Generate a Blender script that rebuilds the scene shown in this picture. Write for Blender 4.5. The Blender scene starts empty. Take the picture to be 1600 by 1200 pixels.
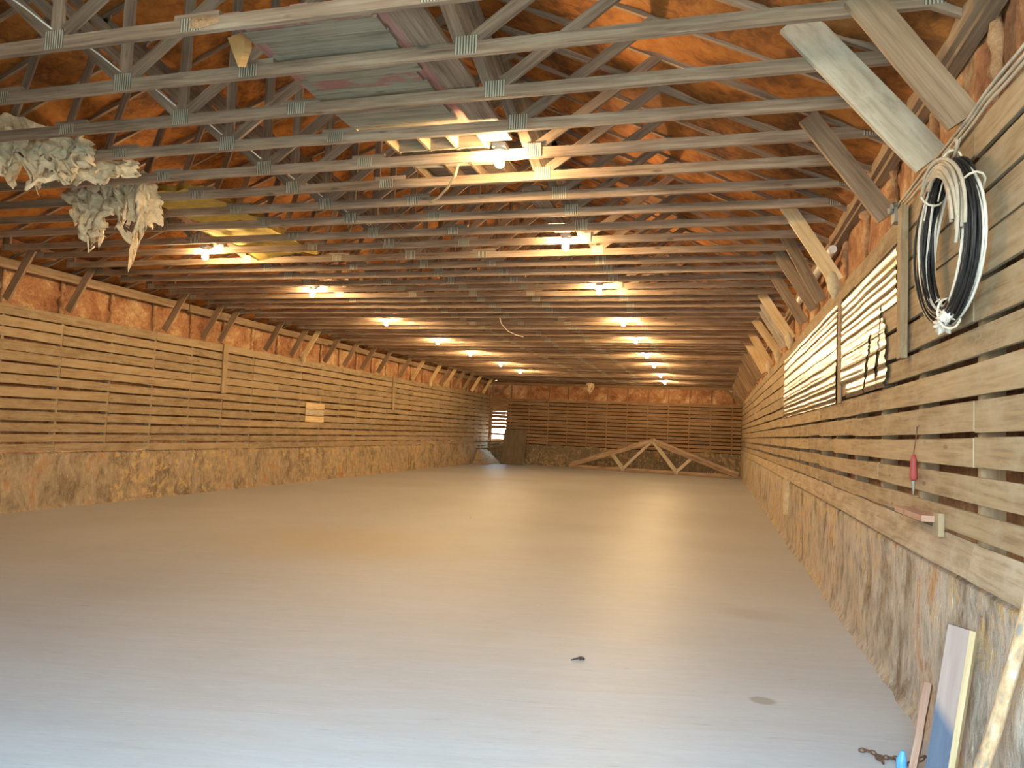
import bpy, math, random
from mathutils import Vector, Matrix, noise

# ------------------------------------------------------------------ camera
C = bpy.context.scene.collection
sc = bpy.context.scene
F_PX, YAW, PITCH, ROLL = 1130.84, -0.2729, 0.0632, 0.0429
def make_camera():
    cy, sy, cp, sp = math.cos(YAW), math.sin(YAW), math.cos(PITCH), math.sin(PITCH)
    f = Vector((sy*cp, cy*cp, sp)); r = Vector((cy, -sy, 0)); u = r.cross(f)
    c, s = math.cos(ROLL), math.sin(ROLL)
    r2 = c*r + s*u; u2 = -s*r + c*u
    cam = bpy.data.cameras.new('camera'); cam.sensor_width = 36; cam.lens = 36*F_PX/1600
    cam.clip_start = .05; cam.clip_end = 200
    o = bpy.data.objects.new('camera', cam); C.objects.link(o)
    m = Matrix((r2, u2, -f)).transposed().to_4x4(); m.translation = Vector((0, 0, 1.7))
    o.matrix_world = m
    sc.camera = o
make_camera()

# ------------------------------------------------------------------ sky and exposure
w = bpy.data.worlds.new('overcast_sky'); sc.world = w; w.use_nodes = True
bg = w.node_tree.nodes['Background']
# hazy sky: pale and warm along the horizon, blue and brighter higher up
_t = w.node_tree
_tc = _t.nodes.new('ShaderNodeTexCoord'); _sp = _t.nodes.new('ShaderNodeSeparateXYZ'); _rp = _t.nodes.new('ShaderNodeValToRGB')
_t.links.new(_tc.outputs['Generated'], _sp.inputs[0]); _t.links.new(_sp.outputs[2], _rp.inputs['Fac'])
_el = _rp.color_ramp.elements
_el[0].position = .02; _el[0].color = (.50, .46, .38, 1)
_el[1].position = .55; _el[1].color = (.38, .71, 1.0, 1)
_e = _el.new(.16); _e.color = (.58, .66, .68, 1)
_t.links.new(_rp.outputs['Color'], bg.inputs['Color'])
bg.inputs['Strength'].default_value = 26.0
sc.view_settings.view_transform = 'Standard'
sc.view_settings.look = 'None'
sc.view_settings.gamma = 1
sc.view_settings.use_curve_mapping = False
sc.view_settings.exposure = -0.02
BULB_STRENGTH = 1750.0
BULB_COLOR = (1.0, 0.69, 0.34, 1)

# ------------------------------------------------------------------ dimensions (metres)
XR, XL, YB, YF = 1.27, -11.02, 35.35, -0.6
H = 4.10                       # underside of the bottom chords
Y0, DY, NT = 3.67, 0.583, 54   # front face of the first truss, spacing, count
def yt(n): return Y0 + DY*n
HEEL_R, APEX_X, APEX_Z, HEEL_L = 1.17, -4.35, 6.75, -10.98
SR = (APEX_Z-4.07)/(HEEL_R-APEX_X); SL = (APEX_Z-4.10)/(APEX_X-HEEL_L)
def z_under(x):                # underside of the rafters
    return APEX_Z - SR*(x-APEX_X) if x > APEX_X else APEX_Z - SL*(APEX_X-x)

# ------------------------------------------------------------------ materials
def nodes_of(name, rough=.85, metal=0.0, spec=.3):
    m = bpy.data.materials.new(name); m.use_nodes = True
    nt = m.node_tree; b = nt.nodes['Principled BSDF']
    b.inputs['Roughness'].default_value = rough; b.inputs['Metallic'].default_value = metal
    b.inputs['Specular IOR Level'].default_value = spec
    return m, nt, b
def N(nt, t, **k):
    n = nt.nodes.new(t)
    for a, v in k.items(): setattr(n, a, v)
    return n
def L(nt, a, b): nt.links.new(a, b)
def ramp(nt, fac, stops):
    r = N(nt, 'ShaderNodeValToRGB')
    e = r.color_ramp.elements
    while len(e) < len(stops): e.new(.5)
    for el, (p, c) in zip(e, stops):
        el.position = p; el.color = (*c, 1)
    L(nt, fac, r.inputs['Fac']); return r.outputs['Color']
def mapped(nt, src, scale, loc=None):
    mp = N(nt, 'ShaderNodeMapping'); mp.inputs['Scale'].default_value = scale
    if loc is not None: L(nt, loc, mp.inputs['Location'])
    L(nt, src, mp.inputs['Vector']); return mp.outputs['Vector']
def tex(nt, vec, scale, detail=4, rough=.55, dist=0.0):
    n = N(nt, 'ShaderNodeTexNoise'); n.inputs['Scale'].default_value = scale
    n.inputs['Detail'].default_value = detail; n.inputs['Roughness'].default_value = rough
    n.inputs['Distortion'].default_value = dist
    L(nt, vec, n.inputs['Vector']); return n.outputs['Fac']
def mixc(nt, fac, a, b, mode='MIX'):
    m = N(nt, 'ShaderNodeMix', data_type='RGBA', blend_type=mode)
    for sock, v in ((m.inputs[0], fac), (m.inputs[6], a), (m.inputs[7], b)):
        if isinstance(v, (int, float)): sock.default_value = v
        elif isinstance(v, tuple): sock.default_value = (*v, 1)
        else: L(nt, v, sock)
    return m.outputs[2]
def math_(nt, op, a, b=None, c=None):
    n = N(nt, 'ShaderNodeMath', operation=op)
    for i, v in enumerate((a, b, c)):
        if v is None: continue
        if isinstance(v, (int, float)): n.inputs[i].default_value = v
        else: L(nt, v, n.inputs[i])
    return n.outputs[0]
def bump(nt, b, h, strength, dist=.01):
    n = N(nt, 'ShaderNodeBump'); n.inputs['Strength'].default_value = strength; n.inputs['Distance'].default_value = dist
    L(nt, h, n.inputs['Height']); L(nt, n.outputs['Normal'], b.inputs['Normal'])

def wood(name, dark, mid, light, vary=.35, rough=.8, dust=None, paint=None, knots=True):
    """Sawn timber: grain runs along the u of the UV map (metres); 'tone' is each board's own shade."""
    m, nt, b = nodes_of(name, rough)
    uv = N(nt, 'ShaderNodeUVMap').outputs['UV']
    at = N(nt, 'ShaderNodeAttribute'); at.attribute_name = 'tone'
    oi = N(nt, 'ShaderNodeObjectInfo')
    rnd = math_(nt, 'FRACT', math_(nt, 'ADD', at.outputs['Fac'], oi.outputs['Random']))
    off = N(nt, 'ShaderNodeCombineXYZ')
    L(nt, math_(nt, 'MULTIPLY', rnd, 37.0), off.inputs[0]); L(nt, math_(nt, 'MULTIPLY', rnd, 11.0), off.inputs[1])
    va = N(nt, 'ShaderNodeVectorMath', operation='ADD'); L(nt, uv, va.inputs[0]); L(nt, off.outputs[0], va.inputs[1])
    v = va.outputs[0]
    g = tex(nt, mapped(nt, v, (1.6, 34, 1)), 1.0, 5, .6, .6)
    big = tex(nt, mapped(nt, v, (1.1, 3.5, 1)), 1.3, 3)
    col = ramp(nt, math_(nt, 'ADD', math_(nt, 'MULTIPLY', g, .6), math_(nt, 'MULTIPLY', big, .4)), [(.33, dark), (.5, mid), (.68, light)])
    if knots:
        vo = N(nt, 'ShaderNodeTexVoronoi', feature='F1'); vo.inputs['Scale'].default_value = 1.0
        L(nt, mapped(nt, v, (2.2, 7.0, 1)), vo.inputs['Vector'])
        k = ramp(nt, vo.outputs['Distance'], [(.06, (1, 1, 1)), (.13, (0, 0, 0))])
        col = mixc(nt, math_(nt, 'MULTIPLY', k, .55), col, tuple(c*.4 for c in dark))
    hs = N(nt, 'ShaderNodeHueSaturation'); L(nt, col, hs.inputs['Color'])
    L(nt, math_(nt, 'ADD', math_(nt, 'MULTIPLY', rnd, vary), 1-vary*.5), hs.inputs['Value'])
    col = hs.outputs['Color']
    if dust:
        d = tex(nt, mapped(nt, v, (2.2, 5, 1)), 1.7, 6, .7)
        col = mixc(nt, ramp(nt, d, [(.45, (0, 0, 0)), (.66, (.75, .75, .75))]), col, dust)
    if paint:
        d = tex(nt, mapped(nt, v, (3.0, 4, 1)), 1.2, 6, .65)
        col = mixc(nt, ramp(nt, d, [(.5, (0, 0, 0)), (.58, (.85, .85, .85))]), col, paint)
    L(nt, col, b.inputs['Base Color'])
    bump(nt, b, g, .35, .004)
    return m

M = {}
M['chord'] = wood('weathered_truss_timber', (.16, .10, .062), (.33, .225, .150), (.49, .375, .265), .35, .72)
M['web'] = wood('weathered_web_timber', (.12, .076, .050), (.26, .180, .122), (.40, .30, .215), .4, .8)
M['siding'] = wood('old_siding_board', (.19, .125, .066), (.32, .225, .125), (.42, .315, .19), .30, .85, dust=(.41, .325, .215))
M['siding_far'] = wood('brown_siding_board', (.17, .095, .050), (.29, .175, .095), (.38, .25, .145), .28, .85)
M['fresh'] = wood('fresh_pine_board', (.50, .33, .15), (.70, .50, .26), (.82, .66, .42), .15, .7)
M['dusty'] = wood('dust_coated_board', (.34, .27, .19), (.48, .40, .29), (.58, .50, .38), .1, .95, dust=(.64, .56, .43), knots=False)
M['brace'] = wood('brown_brace_board', (.16, .10, .06), (.28, .19, .115), (.38, .28, .18), .4, .8)
M['grey_red'] = wood('grey_planks_with_red_paint', (.16, .125, .085), (.30, .25, .175), (.41, .35, .26), .25, .85, paint=(.34, .13, .10))
M['grey'] = wood('grey_hatch_plank', (.16, .125, .085), (.30, .25, .175), (.43, .365, .27), .25, .85)
M['red'] = wood('red_painted_rail', (.22, .10, .075), (.36, .16, .125), (.42, .24, .19), .25, .8)
M['reddish'] = wood('reddish_board', (.24, .12, .075), (.38, .215, .145), (.46, .31, .22), .2, .8)
M['ply'] = wood('old_plywood', (.10, .075, .045), (.17, .13, .085), (.23, .18, .125), .2, .8, knots=False)
M['orange_ply'] = wood('orange_plywood', (.42, .20, .06), (.55, .29, .10), (.62, .38, .16), .2, .8)
M['sill'] = wood('dirty_sill_board', (.24, .17, .10), (.38, .285, .185), (.50, .40, .28), .2, .9, dust=(.50, .42, .31))

def foam_material(name, cols, scale=1.0):
    m, nt, b = nodes_of(name, .75, 0, .25)
    tc = N(nt, 'ShaderNodeTexCoord').outputs['Object']
    n1 = tex(nt, tc, 1.1*scale, 6, .6, .5); n2 = tex(nt, tc, 9*scale, 5, .65, .8)
    f = math_(nt, 'ADD', math_(nt, 'MULTIPLY', n1, .65), math_(nt, 'MULTIPLY', n2, .35))
    L(nt, ramp(nt, f, cols), b.inputs['Base Color'])
    n3 = tex(nt, tc, 5*scale, 8, .7, .6)
    bump(nt, b, n3, .75, .06)
    return m
M['foam_roof'] = foam_material('orange_spray_foam', [(.36, (.07, .027, .011)), (.45, (.19, .070, .018)), (.53, (.34, .125, .026)), (.68, (.48, .21, .055))])
M['foam_wall'] = foam_material('rust_spray_foam', [(.36, (.20, .085, .042)), (.45, (.37, .165, .078)), (.53, (.48, .255, .125)), (.59, (.60, .40, .215)), (.68, (.72, .56, .36))], 1.6)
M['foam_pale'] = foam_material('pale_foam_drip', [(.3, (.62, .45, .24)), (.6, (.78, .64, .40)), (.8, (.86, .78, .58))], 3)

M['foam_ridge'] = foam_material('tan_foam_ridge', [(.34, (.30, .13, .065)), (.48, (.48, .26, .13)), (.60, (.62, .40, .21)), (.75, (.72, .55, .33))], 2.5)

def base_material(name, warm, k=1.0):
    m, nt, b = nodes_of(name, .92, 0, .2)
    tc = N(nt, 'ShaderNodeTexCoord').outputs['Object']
    st = mapped(nt, tc, (2.6, 2.6, 1.5))
    n1 = tex(nt, st, 1.0, 9, .68, .25); n5 = tex(nt, mapped(nt, tc, (14, 14, 6)), 1.0, 5, .7); n2 = tex(nt, tc, 6.0, 6, .7, .5); n3 = tex(nt, mapped(nt, tc, (.5, .5, .5)), 1.0, 3)
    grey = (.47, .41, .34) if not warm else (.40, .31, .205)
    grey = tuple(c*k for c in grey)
    col = ramp(nt, n1, [(.36, (.20, .145, .095)), (.46, tuple(c*.82 for c in grey)), (.56, tuple(c*1.1 for c in grey)), (.66, (.44, .24, .11))])
    och = math_(nt, 'MULTIPLY', ramp(nt, n2, [(.50, (0, 0, 0)), (.58, (1, 1, 1))]), ramp(nt, n3, [(.42, (.05, .05, .05)), (.58, (.85, .85, .85))]))
    col = mixc(nt, och, col, (.60*(k+1)/2, .42*(k+1)/2, .19*(k+1)/2))
    col = mixc(nt, ramp(nt, n5, [(.36, (.55, .55, .55)), (.47, (0, 0, 0))]), col, (.19, .14, .10))
    col = mixc(nt, ramp(nt, n5, [(.55, (0, 0, 0)), (.68, (.5, .5, .5))]), col, (.60, .52, .42))
    n4 = tex(nt, mapped(nt, tc, (9, 9, 3)), 1.6, 3)
    col = mixc(nt, ramp(nt, n4, [(.68, (0, 0, 0)), (.73, (.8, .8, .8))]), col, (.74, .64, .44))
    L(nt, col, b.inputs['Base Color'])
    bump(nt, b, math_(nt, 'ADD', math_(nt, 'ADD', n1, n2), n5), .8, .03)
    return m
M['base_right'] = base_material('grey_plastered_base', False)
M['base_left'] = base_material('stained_plastered_base', True)

M['base_back'] = base_material('stained_base_painted_shade', True, .5)  # stained plaster, darkened to paint in the shadows behind the spare trusses

def floor_material():
    m, nt, b = nodes_of('trowelled_concrete', .5, 0, .35)
    tc = N(nt, 'ShaderNodeTexCoord').outputs['Object']
    rot = N(nt, 'ShaderNodeMapping'); rot.inputs['Rotation'].default_value = (0, 0, math.radians(-12)); L(nt, tc, rot.inputs['Vector'])
    s1 = tex(nt, mapped(nt, rot.outputs[0], (.5, 5, 1)), 1.6, 7, .65, .8)
    s2 = tex(nt, tc, .35, 4, .55, .3)
    s3 = tex(nt, mapped(nt, rot.outputs[0], (2, 26, 1)), 1.0, 5, .7, 1.0)
    s4 = tex(nt, mapped(nt, rot.outputs[0], (5, 60, 1)), 1.0, 6, .75, 1.5); s5 = tex(nt, tc, 22, 4, .7)
    f = math_(nt, 'ADD', math_(nt, 'MULTIPLY', s1, .5), math_(nt, 'MULTIPLY', s2, .5))
    col = ramp(nt, f, [(.34, (.40, .395, .385)), (.5, (.46, .462, .462)), (.66, (.525, .53, .535))])
    col = mixc(nt, ramp(nt, s3, [(.60, (0, 0, 0)), (.72, (.45, .45, .45))]), col, (.27, .24, .20))
    col = mixc(nt, ramp(nt, s4, [(.36, (.35, .35, .35)), (.46, (0, 0, 0))]), col, (.62, .60, .57))
    col = mixc(nt, ramp(nt, s4, [(.56, (0, 0, 0)), (.68, (.4, .4, .4))]), col, (.30, .27, .235))
    col = mixc(nt, ramp(nt, s5, [(.68, (0, 0, 0)), (.74, (.5, .5, .5))]), col, (.22, .19, .16))
    sp = N(nt, 'ShaderNodeSeparateXYZ'); L(nt, tc, sp.inputs[0])
    wob = tex(nt, tc, 1.5, 5, .6)
    def blob(cx, cy, rx, ry, colr, amt, soft):
        nonlocal col
        dx = math_(nt, 'DIVIDE', math_(nt, 'SUBTRACT', sp.outputs[0], cx), rx)
        dy = math_(nt, 'DIVIDE', math_(nt, 'SUBTRACT', sp.outputs[1], cy), ry)
        d = math_(nt, 'SQRT', math_(nt, 'ADD', math_(nt, 'MULTIPLY', dx, dx), math_(nt, 'MULTIPLY', dy, dy)))
        d = math_(nt, 'ADD', d, math_(nt, 'MULTIPLY', math_(nt, 'SUBTRACT', wob, .5), soft*1.2))
        mr = N(nt, 'ShaderNodeMapRange'); mr.inputs['From Min'].default_value = 1; mr.inputs['From Max'].default_value = 1-soft
        mr.inputs['To Min'].default_value = 0; mr.inputs['To Max'].default_value = amt
        L(nt, d, mr.inputs['Value'])
        col = mixc(nt, mr.outputs[0], col, colr)
    blob(.355, 5.15, .10, .085, (.23, .18, .12), .6, .3)          # oil stain by the right wall
    blob(-5.0, 9.6, 2.2, 2.0, (.47, .37, .21), .5, .7)           # broad ochre dirt patch
    blob(.45, 7.6, .42, .30, (.30, .24, .17), .3, .7)
    L(nt, col, b.inputs['Base Color'])
    L(nt, ramp(nt, s1, [(.3, (.42, .42, .42)), (.7, (.62, .62, .62))]), b.inputs['Roughness'])
    bump(nt, b, s3, .12, .004)
    return m
M['floor'] = floor_material()

def plain(name, col, rough=.6, metal=0.0, var=.15, scale=8.0, bmp=.2):
    m, nt, b = nodes_of(name, rough, metal)
    tc = N(nt, 'ShaderNodeTexCoord').outputs['Object']
    n = tex(nt, tc, scale, 5, .6)
    L(nt, ramp(nt, n, [(.3, tuple(c*(1-var) for c in col)), (.7, tuple(min(1, c*(1+var)) for c in col))]), b.inputs['Base Color'])
    bump(nt, b, n, bmp, .01)
    return m
def plate_material():
    m, nt, b = nodes_of('galvanised_nail_plate', .55, .35)
    uv = N(nt, 'ShaderNodeUVMap').outputs['UV']
    wv = N(nt, 'ShaderNodeTexWave', wave_type='BANDS', bands_direction='X'); wv.inputs['Scale'].default_value = 5.4
    wv.inputs['Distortion'].default_value = .6
    L(nt, uv, wv.inputs['Vector'])
    L(nt, ramp(nt, wv.outputs['Fac'], [(.2, (.13, .11, .08)), (.55, (.56, .50, .37))]), b.inputs['Base Color'])
    bump(nt, b, wv.outputs['Fac'], .4, .004)
    return m
M['plate'] = plate_material()
M['sheet_metal'] = plain('bright_aluminium_sheet', (.34, .305, .245), .27, .95, .08, 3, .05)
M['plastic_sheet'] = plain('dirty_plastic_sheet', (.74, .59, .38), .6, 0, .22, 16, .8)
M['batt'] = plain('yellow_glass_wool', (.68, .50, .13), .95, 0, .2, 12, .6)
M['white_cable'] = plain('off_white_cable', (.66, .61, .52), .5, 0, .15)
M['dirty_cable'] = plain('dusty_tan_cable', (.46, .39, .29), .7, 0, .2)
M['black_cable'] = plain('black_cable', (.022, .020, .019), .45, 0, .2)
M['tie'] = plain('pale_tie_cord', (.70, .62, .48), .8, 0, .15)
M['porcelain'] = plain('white_porcelain', (.75, .70, .60), .3, 0, .06)
M['pvc'] = plain('white_pvc_pipe', (.78, .74, .66), .4, 0, .06)
M['iron'] = plain('rusty_iron', (.16, .085, .055), .8, .4, .4, 30)
M['box_metal'] = plain('grey_metal_box', (.30, .28, .24), .6, .5, .15)
M['red_plastic'] = plain('red_plastic', (.33, .06, .05), .5, 0, .15)
M['blue_plastic'] = plain('blue_plastic', (.10, .33, .62), .45, 0, .1)
M['scrap'] = plain('pale_scrap', (.72, .66, .50), .9, 0, .15)
M['lump'] = plain('dark_leaf_litter', (.07, .055, .05), .95, 0, .3)
M['gap_shade_sheet'] = plain('painted_gap_shade', (.030, .021, .015), .95, 0, .25)  # near-black colour standing in for the shade between the back boards
M['ground'] = plain('gravel_yard', (.46, .39, .29), .95, 0, .25, 4, .4)
def bark_material():
    m, nt, b = nodes_of('peeling_painted_pole', .7)
    uv = N(nt, 'ShaderNodeUVMap').outputs['UV']
    n = tex(nt, mapped(nt, uv, (5, 14, 1)), 1.2, 6, .65)
    L(nt, ramp(nt, n, [(.38, (.26, .23, .20)), (.47, (.52, .33, .17)), (.56, (.60, .44, .27)), (.64, (.62, .58, .52))]), b.inputs['Base Color'])
    bump(nt, b, n, .5, .01); return m
M['pole'] = bark_material()
def plank_material():
    m, nt, b = nodes_of('plank_with_blue_end', .75)
    uv = N(nt, 'ShaderNodeUVMap').outputs['UV']
    g = tex(nt, mapped(nt, uv, (2, 26, 1)), 1, 5)
    col = ramp(nt, g, [(.3, (.30, .21, .175)), (.7, (.38, .285, .24))])
    sp = N(nt, 'ShaderNodeSeparateXYZ'); L(nt, uv, sp.inputs[0])
    e = math_(nt, 'ADD', sp.outputs[0], math_(nt, 'MULTIPLY', sp.outputs[1], 1.1))
    k = N(nt, 'ShaderNodeMapRange'); k.inputs['From Min'].default_value = .46; k.inputs['From Max'].default_value = .38
    L(nt, e, k.inputs['Value'])
    col = mixc(nt, k.outputs[0], col, mixc(nt, g, (.06, .07, .10), (.13, .16, .21)))
    L(nt, col, b.inputs['Base Color']); bump(nt, b, g, .3, .003); return m
M['plank'] = plank_material()
M['plank_edge'] = wood('pale_cut_edge', (.44, .31, .16), (.56, .42, .23), (.63, .50, .31), .1, .8, knots=False)
def bulb_material():
    m = bpy.data.materials.new('glowing_bulb_glass'); m.use_nodes = True
    nt = m.node_tree; nt.nodes.clear()
    e = N(nt, 'ShaderNodeEmission'); e.inputs['Color'].default_value = BULB_COLOR; e.inputs['Strength'].default_value = BULB_STRENGTH
    o = N(nt, 'ShaderNodeOutputMaterial'); L(nt, e.outputs[0], o.inputs['Surface']); return m
M['bulb'] = bulb_material()

# ------------------------------------------------------------------ mesh building
class MB:
    def __init__(s): s.v, s.f, s.uv, s.t, s.mi = [], [], [], [], []
    def face(s, idx, uvs=None, tone=0.0, mi=0):
        s.f.append(tuple(idx)); s.uv += list(uvs) if uvs else [(0, 0)]*len(idx); s.t.append(tone); s.mi.append(mi)
    def loft(s, rings, us, tone=0.0, mi=0, cap=True, closed=True):
        """Skin a list of equally long rings; u runs along, v around (metres)."""
        k = len(rings[0]); base = len(s.v)
        for r in rings: s.v += [tuple(p) for p in r]
        vs = [0.0]
        for j in range(k): vs.append(vs[-1] + (Vector(rings[0][(j+1) % k]) - Vector(rings[0][j])).length)
        for i in range(len(rings)-1):
            for j in range(k if closed else k-1):
                a, b = base+i*k+j, base+i*k+(j+1) % k
                s.face((a, b, b+k, a+k), [(us[i], vs[j]), (us[i], vs[j+1]), (us[i+1], vs[j+1]), (us[i+1], vs[j])], tone, mi)
        if cap:
            e = [(0, .02*j) for j in range(k)]
            s.face([base+j for j in reversed(range(k))], e, tone, mi)
            s.face([base+(len(rings)-1)*k+j for j in range(k)], e, tone, mi)
    def beam(s, p0, p1, w, t, wdir, tone=None, segs=1, jit=0.0, rng=random, bow=0.0, mi=0):
        """A board from p0 to p1: width w along wdir, thickness t across."""
        p0, p1 = Vector(p0), Vector(p1); d = p1-p0; ln = d.length; d.normalize()
        wd = Vector(wdir); wd = (wd - d*wd.dot(d)).normalized(); td = d.cross(wd)
        rings, us = [], []
        for i in range(segs+1):
            k = i/segs; c = p0.lerp(p1, k) + wd*(bow*math.sin(math.pi*k))
            a = w/2 + rng.uniform(-jit, jit); b = w/2 + rng.uniform(-jit, jit)
            rings.append([c-wd*a-td*t/2, c+wd*b-td*t/2, c+wd*b+td*t/2, c-wd*a+td*t/2]); us.append(ln*k)
        s.loft(rings, us, rng.random() if tone is None else tone, mi)
    def box(s, lo, hi, tone=0.0, mi=0):
        a, b = Vector(lo), Vector(hi)
        s.beam(((a.x), (a.y+b.y)/2, (a.z+b.z)/2), (b.x, (a.y+b.y)/2, (a.z+b.z)/2), b.z-a.z, b.y-a.y, (0, 0, 1), tone, mi=mi)
    def tube(s, pts, r, n=6, tone=0.0, mi=0, cap=True):
        pts = [Vector(p) for p in pts]; rings, us = [], []; u = 0; prev = None
        rr = r if isinstance(r, (list, tuple)) else [r]*len(pts)
        for i, p in enumerate(pts):
            d = (pts[min(i+1, len(pts)-1)] - pts[max(i-1, 0)]).normalized()
            if prev is None:
                a = d.cross(Vector((0, 0, 1)))
                if a.length < .1: a = d.cross(Vector((1, 0, 0)))
            else: a = prev - d*prev.dot(d)
            a.normalize(); b = d.cross(a); prev = a
            rings.append([p + (a*math.cos(2*math.pi*j/n) + b*math.sin(2*math.pi*j/n))*rr[i] for j in range(n)])
            if i: u += (p-pts[i-1]).length
            us.append(u)
        s.loft(rings, us, tone, mi, cap)
    def grid(s, fn, nu, nv, keep=None, tone=0.0, mi=0):
        """fn(i, j) -> point; quads kept where keep(i, j)."""
        base = len(s.v)
        for i in range(nu+1):
            for j in range(nv+1): s.v.append(tuple(fn(i, j)))
        for i in range(nu):
            for j in range(nv):
                if keep and not keep(i, j): continue
                a = base+i*(nv+1)+j
                s.face((a, a+nv+1, a+nv+2, a+1), [(i, j), (i+1, j), (i+1, j+1), (i, j+1)], tone, mi)
    def mesh(s, name, mats, smooth=False):
        me = bpy.data.meshes.new(name); me.from_pydata(s.v, [], s.f)
        ul = me.uv_layers.new(name='UVMap'); ul.data.foreach_set('uv', [c for p in s.uv for c in p])
        at = me.attributes.new('tone', 'FLOAT', 'FACE'); at.data.foreach_set('value', s.t)
        for m in (mats if isinstance(mats, (list, tuple)) else [mats]): me.materials.append(m)
        me.polygons.foreach_set('material_index', s.mi)
        if smooth: me.polygons.foreach_set('use_smooth', [True]*len(me.polygons))
        me.update(); return me
    def build(s, name, mats, parent=None, smooth=False, loc=None):
        o = bpy.data.objects.new(name, s.mesh(name, mats, smooth)); C.objects.link(o)
        if parent is not None: o.parent = parent
        if loc is not None: o.location = loc
        return o
def tag(o, label, cat, group=None):
    o['label'] = label; o['category'] = cat
    if group: o['group'] = group
    return o
def struct(o): o['kind'] = 'structure'; return o
def empty(name, loc):
    o = bpy.data.objects.new(name, None); o.location = loc; o.empty_display_size = .2; C.objects.link(o); return o
def dup(root, loc):
    r = root.copy(); C.objects.link(r); r.location = loc
    for ch in list(root.children):
        c = ch.copy(); C.objects.link(c); c.parent = r
        for g in list(ch.children):
            d = g.copy(); C.objects.link(d); d.parent = c
    return r
ORD = ('first second third fourth fifth sixth seventh eighth ninth tenth eleventh twelfth thirteenth fourteenth fifteenth '
       'sixteenth seventeenth eighteenth nineteenth twentieth').split()
def fb(x, y, z, o=5): return noise.fractal(Vector((x, y, z)), 1.0, 2.0, o)

# ------------------------------------------------------------------ floor, yard, roof
b = MB(); b.grid(lambda i, j: (XL-.5+i*(XR-XL+1.0)/8, YF+j*(YB+.5-YF)/16, 0), 8, 16)
struct(b.build('floor', M['floor']))
b = MB(); b.grid(lambda i, j: (-30+i*6, YF-22+j*2.2, -.04), 8, 10)
struct(b.build('ground', M['ground']))

def roof_pt(i, j):
    x = -11.75 + i*.15; y = YF + j*.1458
    z = z_under(x) + .045
    ph = ((y-Y0-.019)/DY) % 1.0
    z -= .030*math.sin(math.pi*ph)
    z += .035*fb(x*1.7, y*1.7, 3.1) + .02*fb(x*5, y*5, 9.2, 3)
    return (x, y, z)
b = MB(); b.grid(roof_pt, 91, 247)
struct(b.build('ceiling', M['foam_roof'], smooth=True))

# ------------------------------------------------------------------ side and back walls
def siding(b, to3, l0, l1, edges, studs, rng, skip=None, th=.022, lens=(1, 2, 3, 3, 4), gaps=(.012, .026)):
    """Rows of gapped boards. to3(l, depth, z): depth 0 is the room face, + goes outwards."""
    for r in range(len(edges)-1):
        za, zb = edges[r], edges[r+1]
        gap = rng.uniform(*gaps)*(1.25 if za < 2.2 else .8)
        joints = [l0]; k = rng.randrange(0, 3)
        while k < len(studs):
            if l0+.3 < studs[k] < l1-.3: joints.append(studs[k])
            k += rng.choice(lens)
        joints.append(l1)
        for a, c in zip(joints, joints[1:]):
            if skip and skip(a, c, za, zb): continue
            n = max(1, int((c-a)/.55)); tone = rng.random()
            tl, tr = rng.uniform(-.008, .008), rng.uniform(-.008, .008); sag = rng.uniform(-.006, .006)
            d0 = rng.uniform(0, .008); rings, us = [], []
            wane = rng.random() < .16
            for i in range(n+1):
                q = i/n; l = a + .003 + (c-a-.006)*q
                t = tl*(1-q)+tr*q + sag*math.sin(math.pi*q)
                lo = za + gap/2 + t + rng.uniform(-.004, .004); hi = zb - gap/2 + t + rng.uniform(-.003, .003)
                if wane: lo += .02*max(0, math.sin(q*5+tone*9))**2
                rings.append([to3(l, d0, lo), to3(l, d0, hi), to3(l, d0+th, hi), to3(l, d0+th, lo)]); us.append(l)
            b.loft(rings, us, tone)

rng = random.Random(5)
STUD = 1.10
studs_r = [YF+.37+STUD*k for k in range(33)]
studs_l = [YF+.75+STUD*k for k in range(33)]
studs_b = [XL+.12+.98*k for k in range(14)]
EDGES_R = [1.04, 1.225, 1.405, 1.59, 1.775, 1.96, 2.155, 2.345, 2.55, 2.765, 2.985, 3.195, 3.385]
EDGES_L = [.965, 1.13, 1.30, 1.49, 1.69, 1.88, 2.08, 2.27, 2.46, 2.64, 2.83, 3.02, 3.205, 3.405]

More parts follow.
